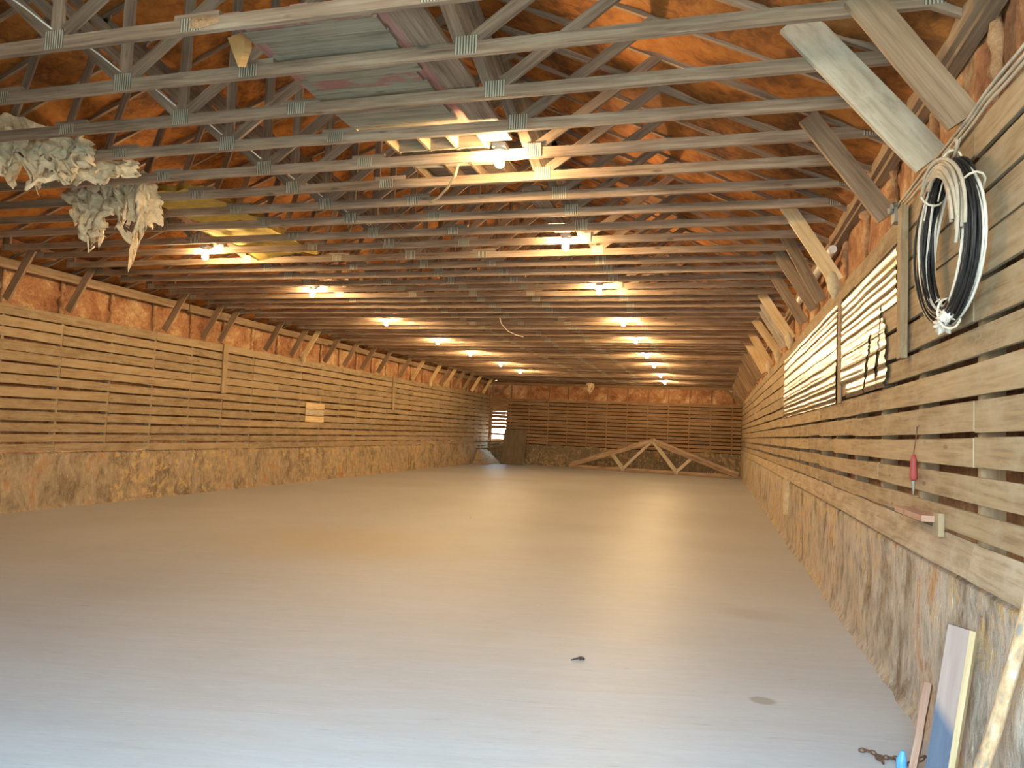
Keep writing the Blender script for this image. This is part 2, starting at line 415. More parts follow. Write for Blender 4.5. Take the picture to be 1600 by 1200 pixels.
def side_wall(name, X, sg, studs, edges, base_top, base_mat, sid_mat):
    """sg=+1: the right wall, outwards is +x."""
    def foam(i, j):
        y = YF + i*.12; z = base_top-.1 + j*(4.32-base_top+.1)/30
        k = min(abs(y-s) for s in studs)
        bul = min(1, k/.30)
        d = .155 - .055*math.sin(bul*math.pi/2)*(1 if z > 3.3 else .3) + .03*fb(y*1.6, z*1.6, X, 4) + .012*fb(y*7, z*7, X, 3)
        return (X+sg*d, y, z)
    b = MB(); b.grid(foam, 301, 30)
    root = struct(b.build(name, M['foam_wall'], smooth=True))
    b = MB()
    for s in studs:
        b.beam((X+sg*.085, s, base_top-.05), (X+sg*.085, s, 3.36), .05, .11, (0, 1, 0), rng=rng)
    b.build('studs', M['siding'], root)
    b = MB(); siding(b, lambda l, d, z: (X+sg*d, l, z), YF, YB-.005, edges[1:] if sg > 0 else edges, studs, rng, gaps=(.018, .046) if sg > 0 else (.026, .042))
    b.build('siding_boards', sid_mat, root)
    b = MB()        # foam built up over the studs above the boards
    for q, s in enumerate(studs):
        n = 12; pts = [(X+sg*(.105+.02*fb(s, k*.4, 3)), s+.025*fb(s, k*.5, 9, 3), 3.3+.72*k/n) for k in range(n+1)]
        b.tube(pts, [max(.012, .034+.05*fb(s*3, k*.9, 1, 3)) for k in range(n+1)], 7)
    b.build('foam_ridge', M['foam_ridge'], root, smooth=True)
    if sg > 0:      # the sloping bottom board lies over the top of the plastered base
        b = MB()
        for a, c in zip(studs_r[0::4], studs_r[4::4]+[YB]):
            b.beam((X+.004, a, 1.135), (X+.004, min(c, YB)-.006, 1.135), .185, .03, (.22, 0, 1), segs=6, jit=.006, rng=rng)
        b.build('sill_board', M['sill'], root)
    def base(i, j):
        y = YF + i*.10; q = j/16; z = base_top*q
        d = .012 - .025*(1-q)**2 + .022*fb(y*1.3, z*1.6, X+4, 5) + .010*fb(y*6, z*3, X, 4)
        if j == 0: d -= .03+.02*fb(y*3, 0, X)
        if j == 16: d += .05; z -= .012+.015*fb(y*2, 7, X)
        return (X+sg*max(d, -.07), y, z)
    b = MB(); b.grid(base, 360, 16); b.build('plastered_base', base_mat, root, smooth=True)
    return root
wr = side_wall('wall_right', XR, 1, studs_r, EDGES_R, 1.06, M['base_right'], M['siding'])
wl = side_wall('wall_left', XL, -1, studs_l, EDGES_L, .985, M['base_left'], M['siding'])

def plate_beam(name, parent, x0, z0, w, t, seed):   # top plate in rough lengths, some split
    r = random.Random(seed); b = MB()
    for k, (a, c) in enumerate(((YF, 7.1), (7.1, 13.0), (13.0, 19.2), (19.2, 25.0), (25.0, YB))):
        b.beam((x0, a, z0), (x0, c-.02, z0+r.uniform(-.012, .012)), w, t, (0, 0, 1), segs=14, jit=.008, rng=r)
        b.beam((x0+.03, a, z0-w*.62), (x0+.03, c-.4, z0-w*.62), .05, t*.8, (0, 0, 1), segs=10, jit=.008, rng=r)
    b.build(name, M['brace'], parent)
plate_beam('top_plate', wr, XR+.02, 4.035, .125, .10, 3)
plate_beam('top_plate', wl, XL+.06, 4.035, .125, .12, 4)
# foam fringe sprayed over the truss ends along the left eave
b = MB()
b.grid(lambda i, j: (XL-.1+j*.085, YF+i*.12, 4.13+.16*j/8 + .05*fb(i*.31, j*.5, 2, 4) + .02*fb(i*.9, j, 5, 3)), 300, 8)
b.build('eave_foam', M['foam_wall'], wl, smooth=True)

# back wall, with a broken corner that lets the daylight in
HX0, HX1, HZ0, HZ1 = XL+.12, -10.12, 1.28, 2.66
def back_foam(i, j):
    x = XL-.4+i*.16; z = .9 + j*.16
    d = .15 - .045*min(1, min(abs(x-s) for s in studs_b)/.3)*(1 if z > 3.2 else .3) + .025*fb(x*1.6, z*1.6, 8, 4)
    return (x, YB+d, z)
def back_keep(i, j):
    x = XL-.4+(i+.5)*.16; z = .9+(j+.5)*.16
    return not (HX0-.05 < x < HX1+.02 and HZ0-.02 < z < HZ1)
b = MB(); b.grid(back_foam, 82, 38, back_keep)
wb = struct(b.build('wall_back', M['foam_wall'], smooth=True))
b = MB()
for s in studs_b:
    if not HX0+.05 < s < HX1: b.beam((s, YB+.08, .95), (s, YB+.08, 4.0), .045, .11, (1, 0, 0), rng=rng)
b.beam((XL, YB+.02, 4.06), (XR, YB+.02, 4.06), .17, .1, (0, 0, 1), segs=12, jit=.006, rng=rng)
b.beam((XR-.75, YB+.0, 4.0), (XR-.02, YB+.0, 3.36), .13, .04, (1, 0, 1), rng=rng)
b.beam((XL+.95, YB+.0, 4.0), (XL+.15, YB+.0, 3.30), .13, .04, (1, 0, -1), rng=rng)
b.build('studs', M['siding_far'], wb)
EDGES_B = [1.02+.1765*k for k in range(14)]
b = MB()
def back_skip(a, c, za, zb): return a < HX0+.1 and 1.3 < (za+zb)/2 < 1.5
siding(b, lambda l, d, z: (l, YB+d, z), HX1-.02, XR, EDGES_B, studs_b, rng, gaps=(.03, .052))
siding(b, lambda l, d, z: (l, YB+d, z), XL+.02, HX1-.02, [e for e in EDGES_B if e > 1.7], [], rng, th=.02)
b.box((HX1+.0, YB+.022, .9), (HX1+.06, YB+.26, 2.9), .3); b.box((XL+.0, YB+.022, 2.66), (HX1+.06, YB+.26, 2.72), .4)  # unseen blocking added to stop daylight leaking along the wall cavity
b.beam((XL+.02, YB+.01, 1.47), (HX1, YB+.01, 1.45), .10, .02, (0, 0, 1), rng=rng)
b.build('siding_boards', M['siding_far'], wb)
b = MB(); b.box((HX1+.08, YB+.030, .95), (XR+.02, YB+.034, 3.28)); b.build('gap_shade_sheet', M['gap_shade_sheet'], wb)  # dark sheet added so the gaps in the back siding look shaded
def back_base(i, j):
    x = XL-.05+i*.1; q = j/12; z = 1.06*q + (.05*fb(x*1.5, 3, 4) if j == 12 else 0)
    return (x, YB-.01-.05*(1-q)**2 + .05*fb(x*1.3, z*1.6, 31, 5) + (.1 if j == 12 else 0), z)
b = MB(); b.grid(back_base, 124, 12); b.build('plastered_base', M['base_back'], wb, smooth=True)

# front wall with the wide doorway the photograph is taken from
DX0, DX1, DZ = -2.3, 1.1, 4.5
b = MB()
b.box((XL-.4, YF-.15, 0), (DX0, YF, 7.2)); b.box((DX1, YF-.15, 0), (XR+.5, YF, 7.2)); b.box((DX0, YF-.15, DZ), (DX1, YF, 7.2))
struct(b.build('wall_front', M['siding']))

# ------------------------------------------------------------------ roof trusses
def web_member(b, p, q, w=.089, t=.025, y=.019):
    b.beam((p[0], y, p[1]), (q[0], y, q[1]), w, t, (q[1]-p[1], 0, -(q[0]-p[0])), rng=rng)
KX, RX, LX = -4.30, -1.59, -7.02           # king post, right and left panel points
ND = lambda x: (x, z_under(x)+.05)
truss = empty('roof_truss', (0, yt(0), 0))
def part(name, fn, mat, smooth=False):
    b = MB(); fn(b); return b.build(name, mat, truss, smooth)
part('bottom_chord', lambda b: b.beam((-10.5, .019, H+.0445), (HEEL_R, .019, H+.0445), .089, .038, (0, 0, 1), segs=40, jit=.0015, rng=rng), M['chord'])
part('rafter', lambda b: b.beam((HEEL_R+.55, .0215, z_under(HEEL_R+.55)+.07), (APEX_X, .0215, APEX_Z+.07), .135, .036, (0, 0, 1), segs=10, rng=rng), M['web'])
part('rafter', lambda b: b.beam((APEX_X, .0215, APEX_Z+.07), (HEEL_L-.5, .0215, z_under(HEEL_L-.5)+.07), .135, .036, (0, 0, 1), segs=10, rng=rng), M['web'])
part('king_post', lambda b: b.beam((KX, .0195, H+.03), (KX, .0195, APEX_Z), .089, .027, (1, 0, 0), rng=rng), M['web'])
for p, q in (((KX+.05, H+.11), ND(-2.15)), ((KX-.05, H+.11), ND(-6.45)), ((RX+.05, H+.11), ND(-.50)), ((RX-.05, H+.11), ND(-2.3)),
             ((LX-.05, H+.11), ND(-8.4)), ((LX+.05, H+.11), ND(-6.35))):
    part('web', lambda b: web_member(b, p, q), M['web'])
part('heel_block', lambda b: b.beam((-10.42, .019, H+.089), (-10.42, .019, z_under(-10.42)+.02), .14, .038, (1, 0, 0), rng=rng), M['web'])
def plate_fn(x, zc, w, h):
    def fn(b):
        base = len(b.v)
        for (dx, y, dz) in ((-w/2, -.0025, -h/2), (w/2, -.0025, -h/2), (w/2, -.0025, h/2), (-w/2, -.0025, h/2), (-w/2, 0, -h/2), (w/2, 0, -h/2), (w/2, 0, h/2), (-w/2, 0, h/2)):
            b.v.append((x+dx, y, zc+dz))
        u = [(0, 0), (w*3, 0), (w*3, h), (0, h)]
        for f in ((0, 1, 2, 3), (1, 5, 6, 2), (5, 4, 7, 6), (4, 0, 3, 7), (3, 2, 6, 7), (4, 5, 1, 0)): b.face([base+i for i in f], u)
    return fn
for x, w_, h_ in ((KX, .16, .125), (RX, .155, .12), (LX, .155, .12)):
    part('nail_plate', plate_fn(x, H+.066, w_, h_), M['plate'])
for x in (-3.22, -5.48):                    # spliced joints: plate, and a scab block showing above the chord
    part('nail_plate', plate_fn(x, H+.05, .15, .085), M['plate'])
    part('splice_block', lambda b: b.beam((x-.13, .021, H+.102), (x+.20, .021, H+.102), .045, .034, (0, 0, 1), segs=3, jit=.002, rng=rng), M['chord'])
part('nail_plate', plate_fn(HEEL_R-.06, H+.05, .10, .08), M['plate'])
part('nail_plate', plate_fn(-10.36, H+.05, .16, .085), M['plate'])
jr = random.Random(11)
for n in range(NT):
    y = yt(n)
    t = truss if n == 0 else dup(truss, (0, 0, 0))
    t.location = (jr.uniform(-.04, .04) if n else 0, y + (jr.uniform(-.012, .012) if n else 0), jr.uniform(-.010, .010))
    t.rotation_euler = (0, jr.uniform(-.0012, .0012), jr.uniform(-.0018, .0018))
    if n < 20: tag(t, 'brown timber roof truss, %s of the row counting from the nearest' % ORD[n], 'roof truss', 'timber roof trusses spanning the shed')
    elif n < NT-1: tag(t, 'dark timber roof truss among the tightly spaced far trusses', 'roof truss', 'far roof trusses seen edge to edge')
    else: tag(t, 'last timber roof truss, right against the back wall', 'roof truss', 'timber roof trusses spanning the shed')

b = MB()
def scar(i, j):
    a, t = 2*math.pi*i/16, j/8
    return (-3.14+.115*t*math.cos(a)+.03*t*math.cos(2*a), -.004-.022*(1-t*t)*(1+fb(i*.5, j*.5, 4)), H+.055+.040*t*math.sin(a))
b.grid(scar, 16, 8); o = b.build('foam_scar', M['foam_ridge'], truss, smooth=True); o['label'] = 'orange foam scar over the splice'

# ------------------------------------------------------------------ knee braces
def brace(foot, top, wd, mat, label, group, tip=False):
    (x0, z0), (x1, z1), y = foot, top, 0
    o = empty('knee_brace', (0, 0, 0)) if tip else None
    b = MB(); b.beam((x0, 0, z0), (x1, 0, z1), wd, .038, (z1-z0, 0, x0-x1), segs=4, jit=.002, rng=rng)
    p = b.build('board' if tip else 'knee_brace', M[mat], o)
    if tip:
        b = MB(); sx = 1 if x1 < x0 else -1
        def lump(i, j):
            a, q = 2*math.pi*i/10, j/6
            r = (.085*math.sin(math.pi*(.12+.88*q*.96)))*(1+.5*fb(i*.8, j*.7, x0+z0, 3))
            return (x0 - sx*.05 + sx*.02*q + r*.8*math.cos(a), .03*math.sin(a)*(1 if q < .98 else 0)-.01, z0+.10-.30*q)
        b.grid(lump, 10, 6); b.build('foam_tip', M['foam_pale'], o, smooth=True)
        p = o
    tag(p, label, 'brace', group)
    return p
def place(o, y): o.location = (0, y-.022, 0); return o
R_BR = [(1, .72, 4.20, .175, 'brace', 'wide brown knee brace at upper right, nearest of the right-hand row', 0),
        (2, .44, 4.42, .215, 'dusty', 'broad knee brace coated in pale grey dust, second nearest on the right', 0),
        (4, .66, 4.27, .15, 'brace', 'brown knee brace on the right, just beyond the dust-coated one', 0),
        (7.75, .66, 4.38, .15, 'fresh', 'nearest fresh pale knee brace on the right wall, foam at its foot', 1),
        (10, .78, 4.33, .14, 'brace', 'brown knee brace right behind the nearest fresh pale one', 0),
        (10.75, .76, 4.22, .14, 'brace', 'second brown knee brace behind the nearest fresh pale one', 0),
        (12.6, .80, 4.18, .14, 'brace', 'third brown knee brace behind the nearest fresh pale one, past the white pipe', 0),
        (15.8, .74, 4.22, .15, 'fresh', 'fresh pale knee brace standing alone, second pale one on the right wall', 1),
        (17.2, .80, 4.15, .14, 'dusty', 'grey knee brace behind the second pale one on the right', 0),
        (18.2, .82, 4.13, .14, 'dusty', 'second grey knee brace behind the second pale one on the right', 0),
        (20.2, .76, 4.14, .15, 'fresh', 'fresh pale knee brace, third pale one on the right wall', 1),
        (24.4, .80, 4.20, .17, 'fresh', 'fresh pale knee brace, fourth pale one on the right wall', 1),
        (26.6, .78, 4.24, .19, 'fresh', 'wide fresh pale knee brace, farthest pale one on the right wall', 0)]
for n, x1, z1, wd, mat, lab, tip in R_BR:
    z0 = 3.44; y = yt(round(n)) if tip == 0 else Y0+DY*round(n)
    place(brace((XR-.03, z0), (x1, z1), wd, mat, lab, 'knee braces along the right wall', bool(tip)), y)
for n in range(28, NT, 1):
    if n % 5 == 4: continue
    o = brace((XR-.03, 3.45), (.80, 4.2), .14, 'brace', 'brown knee brace in the crowded far end of the right-hand row', 'far knee braces on the right wall')
    place(o, yt(n))
L_BR = [(9, 'brace'), (11, 'brace'), (15, 'brace'), (17, 'brace'), (18, 'brace'), (21, 'brace'), (23, 'brace'), (24, 'fresh'), (26, 'brace'), (28, 'brace'),
        (30, 'brace'), (32, 'brace'), (35, 'brace'), (37, 'fresh'), (40, 'fresh'), (42, 'brace'), (43, 'fresh'), (45, 'brace'), (47, 'brace'), (49, 'fresh'), (52, 'fresh')]
cd = cf = 0
for n, mat in L_BR:
    if mat == 'fresh':
        lab = 'fresh pale knee brace on the left wall, %s pale one from the front' % ORD[cf]; cf += 1
    else:
        lab = 'dark knee brace on the left wall, %s dark one from the front' % ORD[cd]; cd += 1
    tip = mat == 'fresh' and n in (24, 40)
    place(brace((XL+.045, 3.44), (-10.50, 4.24), .14, mat, lab, 'knee braces along the left wall', tip), yt(n))

# ------------------------------------------------------------------ bulbs
bulb = empty('light_bulb', (0, 0, 0))
b = MB()
prof = [(.0, -.062), (.018, -.058), (.030, -.044), (.034, -.026), (.030, -.006), (.021, .012), (.014, .026), (.013, .034)]
b.loft([[(r*math.cos(a*math.pi/5), r*math.sin(a*math.pi/5), z) for a in range(10)] for r, z in [(max(r*1.32, .001), z*1.32+(.0 if z > 0 else .0)) for r, z in prof]], [z for _, z in prof])
b.build('glass', M['bulb'], bulb, smooth=True)
b = MB(); b.tube([(0, 0, .040), (0, 0, .050), (0, 0, .058), (0, 0, .085)], [.022, .028, .060, .052], 14); b.build('socket', M['porcelain'], bulb)
b = MB(); b.beam((-.06, .0, .105), (.06, .0, .105), .04, .12, (0, 0, 1)); b.build('mounting_block', M['porcelain'], bulb)
RB = [(-1.86, 4), (-1.85, 9), (-1.87, 14.1), (-1.88, 19.6), (-1.92, 25), (-1.94, 31), (-1.95, 36.4), (-2.02, 42.6), (-2.08, 49)]
LB = [(-7.22, 9), (-7.2, 14.1), (-7.36, 20.1), (-7.45, 25.7), (-7.48, 31.2), (-7.5, 36.6), (-7.54, 42.5)]
for side, lst in (('right', RB), ('left', LB)):
    for k, (x, n) in enumerate(lst):
        o = bulb if (side == 'right' and k == 0) else dup(bulb, (0, 0, 0))
        o.location = (x, yt(round(n))-.066, H-.030)
        tag(o, 'bare glowing bulb under the trusses, %s nearest in the %s-hand row' % (ORD[k] if k else 'very', side), 'light bulb', 'bare bulbs under the trusses')

# ------------------------------------------------------------------ things lying on the chords
ZT = H+.100
cat = [(-1.98, -1.72, 3.75, 5.85), (-1.98, -1.76, 7.1, 8.75)]
for k, (a, c, ya, yb) in enumerate(cat):
    b = MB(); b.beam(((a+c)/2, ya, ZT+.012), ((a+c)/2, yb, ZT+.012), c-a-.02, .036, (1, 0, 0), segs=6, jit=.004, rng=rng)
    tag(b.build('walkway_plank', M['web']), ('long plank laid along the trusses beside the wooden hatch', 'farther long plank laid along the trusses past the nearest bulb')[k], 'plank', 'planks laid on the trusses')
hatch = tag(empty('wooden_hatch', (0, 0, 0)), 'old grey wooden hatch with red paint lying on the nearest trusses', 'hatch')
y = 3.76; hr = random.Random(3)
for k in range(11):
    wd = hr.uniform(.135, .165); x0, x1 = -2.99+hr.uniform(-.04, .05), -2.08+hr.uniform(-.04, .05)
    if k in (4, 8): y += .07
    b = MB(); b.beam((x0, y+wd/2, ZT+.012+hr.uniform(0, .006)), (x1, y+wd/2, ZT+.012+hr.uniform(0, .006)), wd-.006, .02, (0, 1, 0), segs=3, jit=.003, rng=hr)
    b.build('hatch_plank', M['grey_red'] if k in (0, 5) else M['grey'], hatch); y += wd
for x in (-3.0, -2.52, -2.05):
    b = MB(); b.beam((x, 3.76, ZT+.045), (x, y, ZT+.045), .12, .03, (1, 0, 0), segs=3, rng=hr); b.build('rail', M['red'], hatch)
b = MB(); b.beam((-1.965+.0, 3.80, ZT+.07), (-2.02, 5.5, ZT+.07), .10, .03, (1, 0, 0), segs=3, rng=hr); 
b.build('rail', M['red'], hatch)
crate = tag(empty('wooden_crate', (0, 0, 0)), 'shallow open wooden crate lying on the trusses beside the nearest bulb', 'crate')
for yy in (5.62, 5.98, 6.40, 6.95):
    b = MB(); b.beam((-2.86, yy, ZT+.06), (-1.99, yy, ZT+.06), .11, .02, (0, 0, 1), segs=2, rng=hr); b.build('side_board', M['grey'], crate)
for xx in (-2.86, -2.55, -2.28, -2.0):
    b = MB(); b.beam((xx, 5.62, ZT+.06), (xx, 6.95, ZT+.06), .11, .025, (0, 0, 1), segs=2, rng=hr); b.build('divider', M['brace'], crate)
for k in range(9):
    yy = 5.63+k*.148
    b = MB(); b.beam((-2.9, yy+.07, ZT+.126), (-1.98, yy+.07, ZT+.126), .14, .018, (0, 1, 0), segs=2, jit=.002, rng=hr); b.build('cover_plank', M['web'], crate)
b = MB()
pts = [(-3.20, -.012, 4.24), (-3.075, -.012, 4.27), (-3.06, -.012, 4.16), (-3.10, -.012, 4.03)]
b.loft([[(x, y+.0, z) for x, y, z in pts], [(x+.02, y+.05, z+.02) for x, y, z in pts]], [0, .03], .3)
tag(b.build('plywood_offcut', M['orange_ply'], loc=(0, 4.0, 0)), 'wedge-shaped orange plywood offcut hanging beside the wooden hatch', 'wood scrap')

# pale stick and loose wires hanging from the chords
b = MB(); b.tube([(-2.27, 6.02, 4.11), (-2.38, 6.22, 4.05), (-2.55, 6.47, 4.02), (-2.74, 6.72, 4.015), (-2.95, 6.95, 4.03)], [.011, .013, .013, .012, .009], 6)
tag(b.build('curved_stick', M['fresh']), 'pale curved stick hanging under the trusses below the crate', 'stick')
b = MB(); b.tube([(-4.48, 14.8, 4.1), (-4.50, 15.0, 4.0), (-4.49, 15.5, 3.91), (-4.44, 16.0, 3.89), (-4.36, 16.4, 3.90)], .010, 5)
tag(b.build('hanging_wire', M['white_cable']), 'loose end of pale wire dangling from the middle of the ceiling', 'wire')
b = MB(); pts = []
for n in range(-1, 14):
    for q in (0, .25, .5, .75): pts.append((KX-.03-.10*math.sin(math.pi*q), yt(n)-.008+DY*q+.012*math.sin(math.pi*q), H+.145+.10*math.sin(math.pi*q)))
b.tube(pts, .006, 5); tag(b.build('ceiling_cable', M['white_cable']), 'white cable strung from truss to truss along the middle of the ceiling', 'cable')

# yellow glass-wool batts
def batt(name, x0, x1, ya, yb, droop, label, seed):
    b = MB(); nx, ny, th = 14, 16, .07
    def top(i, j, k):
        q, r = i/nx, j/ny
        ex = .10*fb(r*3, seed, 1, 3)
        x = x0+(x1-x0)*q+ex; y = ya+(yb-ya)*r+.10*fb(q*3, seed, 2, 3)
        z = ZT+.03+.05*fb(q*3, r*3, seed, 4)+.03*abs(math.sin(math.pi*q)) - droop*max(0, r-.6)*max(0, .8-q)*1.6
        return (x, y, z+k*th)
    b.grid(lambda i, j: top(i, j, 0), nx, ny); b.grid(lambda i, j: top(i, j, 1), nx, ny)
    base, off = 0, (nx+1)*(ny+1)
    rim = [(i, 0) for i in range(nx)]+[(nx, j) for j in range(ny)]+[(nx-i, ny) for i in range(nx)]+[(0, ny-j) for j in range(ny)]
    for (i, j), (k, l) in zip(rim, rim[1:]+rim[:1]):
        a, c = i*(ny+1)+j, k*(ny+1)+l; b.face((a, c, c+off, a+off))
    tag(b.build(name, M['batt'], smooth=True), label, 'insulation', 'yellow batts on the trusses')
batt('insulation_batt', -6.55, -5.62, 6.75, 8.05, 0, 'yellow glass-wool batt lying on the trusses behind the torn plastic', 3)
batt('insulation_batt', -6.80, -5.75, 8.15, 9.55, .22, 'drooping yellow glass-wool batt just above the nearest left bulb', 8)

# torn plastic sheeting hanging at upper left
def ragged(b, top, drops, seed, nu=30, nv=22, fold=.05, rag=.16):
    sc_ = 30/nu*.0+1.0; nu0, nu, nv = nu, nu*2, nv*2
    pts = [Vector(p) for p in top]; m = len(pts)-1
    def pt(i2, j):
        i = i2/2; q = i2/nu*m; k = min(int(q), m-1); p = pts[k].lerp(pts[k+1], q-k)
        dr = drops[k]*(1-(q-k))+drops[k+1]*(q-k)
        dr *= 1 + rag*2.2*fb(i*.33, seed, 0, 4)
        r = j/nv
        fx = fold*math.sin(i*.9+seed+r*1.5)*(.3+r) + .05*fb(i*.12, r*3, seed, 4)
        fy = fold*1.5*math.cos(i*.75+seed*2+r*2)*(.3+r) + .07*fb(i*.15, r*3, seed+9, 4)
        cx = .030*noise.turbulence(Vector((i*.55, r*7, seed)), 4, True); cy_ = .045*noise.turbulence(Vector((i*.45, r*6, seed+5)), 4, True)
        return (p.x+fx*(1-.25*r)+cx-.02, p.y+fy+cy_-.03, p.z-dr*r+.03*fb(i*.2, r*4, seed+3, 4))
    hol = lambda i, j: not (j > nv*.45 and fb(i*.2, j*.11, seed+20, 3) > .32)
    b.grid(pt, nu, nv, hol)
def lump(b, c, r, seed, st=(1, 1, 1)):
    c = Vector(c)
    def pt(i, j):
        a, t = 2*math.pi*i/22, math.pi*j/14
        d = Vector((math.sin(t)*math.cos(a), math.sin(t)*math.sin(a), math.cos(t)))
        k = r*(.8+.55*noise.turbulence(d*2.1+Vector((seed, 0, 0)), 4, False)-.18)
        return c+Vector((d.x*st[0], d.y*st[1], d.z*st[2]))*k
    b.grid(pt, 22, 14)
def sheet_obj(b, label):
    o = b.build('plastic_sheet', M['plastic_sheet'], smooth=True)
    md = o.modifiers.new('thickness', 'SOLIDIFY'); md.thickness = .004
    tag(o, label, 'plastic sheet', 'torn plastic hanging from the trusses')
b = MB()
ragged(b, [(-7.25, 5.35, 4.56), (-6.7, 5.33, 4.60), (-6.3, 5.33, 4.45), (-5.95, 5.35, 4.30)], [.42, .62, .66, .36], 1.7)
ragged(b, [(-6.95, 5.28, 4.42), (-6.72, 5.26, 4.40), (-6.5, 5.28, 4.36)], [.52, .50, .46], 4.1, 16, 16)
ragged(b, [(-6.1, 5.36, 4.28), (-5.85, 5.38, 4.33), (-5.70, 5.4, 4.22)], [.34, .36, .20], 7.4, 16, 12)
ragged(b, [(-6.7, 5.50, 4.22), (-6.2, 5.55, 4.20), (-5.75, 5.6, 4.18), (-5.5, 5.7, 4.16)], [.15, .26, .24, .12], 2.9, 24, 10, .03)
lump(b, (-6.35, 5.36, 4.20), .17, 1, (1.3, .7, .9)); lump(b, (-5.88, 5.42, 4.17), .14, 5, (1.2, .7, .9))
sheet_obj(b, 'torn dirty white plastic sheeting draped over the trusses at far upper left')
b = MB()
ragged(b, [(-7.2, 6.5, 4.36), (-6.95, 6.46, 4.3), (-6.7, 6.46, 4.3), (-6.5, 6.48, 4.26)], [.30, .26, .34, .3], 3.3, 22, 14)
ragged(b, [(-6.98, 6.42, 4.2), (-6.75, 6.40, 4.2), (-6.52, 6.42, 4.06)], [.44, .60, .38], 6.2, 22, 18, .05, .22)
ragged(b, [(-6.45, 6.40, 4.42), (-6.25, 6.38, 4.44), (-6.05, 6.40, 4.32)], [.30, .62, .45], 8.8, 20, 18)
ragged(b, [(-6.24, 6.36, 4.38), (-6.10, 6.35, 4.38), (-5.98, 6.36, 4.30)], [.70, 1.04, .72], 9.6, 16, 26, .035, .14)
ragged(b, [(-6.12, 6.5, 4.26), (-6.0, 6.52, 4.24)], [.42, .36], 5.5, 10, 14)
lump(b, (-6.62, 6.40, 4.30), .22, 2, (1.2, .7, 1)); lump(b, (-6.33, 6.42, 4.26), .2, 7, (1.15, .7, .9)); lump(b, (-7.02, 6.5, 4.12), .17, 11, (1.1, .7, 1))
lump(b, (-6.45, 6.44, 4.02), .15, 14, (1.2, .7, 1))
sheet_obj(b, 'long torn rag of dirty white plastic sheeting hanging below the trusses')
b = MB(); ragged(b, [(-5.95, yt(NT-1)-.02, 4.21), (-5.75, yt(NT-1)-.02, 4.21), (-5.53, yt(NT-1)-.02, 4.21)], [.35, .62, .3], 2.2, 14, 12, .03)
o = b.build('hanging_rag', M['plastic_sheet'], smooth=True); o.modifiers.new('thickness', 'SOLIDIFY').thickness = .004
tag(o, 'small cream rag hanging from the last truss by the back wall', 'rag')

# ------------------------------------------------------------------ right wall: metal sheets, batten, cables, tools
def metal_sheet(ya, yb, z0, z1, keep, label, seed):
    b = MB(); ny, nz = int((yb-ya)/.03), int((z1-z0)/.011)
    def pt(i, j):
        y = ya+(yb-ya)*i/ny; z = z0+(z1-z0)*j/nz
        ph = (z/.135) % 1.0
        rib = .008*math.exp(-((ph-.16)/.06)**2) + .0022*math.sin(ph*math.pi*4)
        return (XR-.018-rib + .012*fb(y*.7, z*2, seed, 3), y, z+.006*fb(y*.8, seed, 4, 2))
    b.grid(pt, ny, nz, (lambda i, j: keep(ya+(yb-ya)*(i+.5)/ny, z0+(z1-z0)*(j+.5)/nz)) if keep else None)
    o = b.build('metal_sheet', M['sheet_metal']); o.modifiers.new('thickness', 'SOLIDIFY').thickness = .0015
    tag(o, label, 'metal sheet', 'corrugated metal sheets on the right wall')
metal_sheet(8.34, 14.3, 2.13, 3.19, None, 'shiny corrugated metal sheet on the right wall, the longer, untorn one', 1)
def torn(y, z):
    edge = 5.72 if z > 2.74 else 5.98 + (.30*abs(2.45-z) if z < 2.45 else .8*(z-2.45)) - .12*fb(z*6, 2, 3)
    if y < edge: return False
    if z < 2.62 and abs(y-(6.62+.55*(2.62-z)-.05*fb(z*9, 1, 1))) < .045+.16*max(0, 2.50-z)*(z > 2.28): return False
    if z < 2.80 and abs(y-(6.22+.25*(2.8-z)+.04*fb(z*8, 5, 1))) < .018+.05*(2.25 < z < 2.45): return False
    if z < 2.3 and y > 7.75-.3*(2.3-z): return False
    return True
metal_sheet(5.6, 8.02, 2.15, 3.13, torn, 'torn and slashed corrugated metal sheet beside the upright batten', 4)
b = MB(); b.beam((XR-.04, 5.45, 2.30), (XR-.035, 5.47, 3.36), .10, .045, (0, 1, 0), segs=4, jit=.003, rng=rng)
tag(b.build('upright_batten', M['siding']), 'upright brown batten on the right wall beside the cable coil', 'batten')
b = MB(); b.beam((XR-.012, 8.16, 2.12), (XR-.012, 8.2, 3.2), .13, .02, (0, 1, 0), segs=4, jit=.004, rng=rng)
tag(b.build('joint_board', M['brace']), 'dark board between the two shiny metal sheets', 'batten')
b = MB(); b.beam((XL+.02, 14.42, 2.26), (XL+.02, 14.40, 3.40), .16, .035, (0, 1, 0), segs=4, jit=.003, rng=rng)
tag(b.build('upright_batten', M['siding']), 'short upright batten on the left wall, nearer of the two', 'batten')
b = MB(); b.beam((XL+.02, 23.72, 2.22), (XL+.02, 23.66, 3.42), .15, .035, (0, 1, 0), segs=4, jit=.003, rng=rng)
tag(b.build('upright_batten', M['siding']), 'short upright batten on the left wall, farther of the two', 'batten')
pb = tag(empty('repair_patch', (0, 0, 0)), 'square patch of short pale boards on the left wall', 'wall patch')
for k in range(3):
    b = MB(); b.beam((XL+.012, 18.0, 1.76+.185*k), (XL+.012, 19.0, 1.76+.185*k), .165, .018, (0, 0, 1), segs=2, jit=.003, rng=rng); b.build('patch_board', M['fresh'] if k != 1 else M['dusty'], pb)

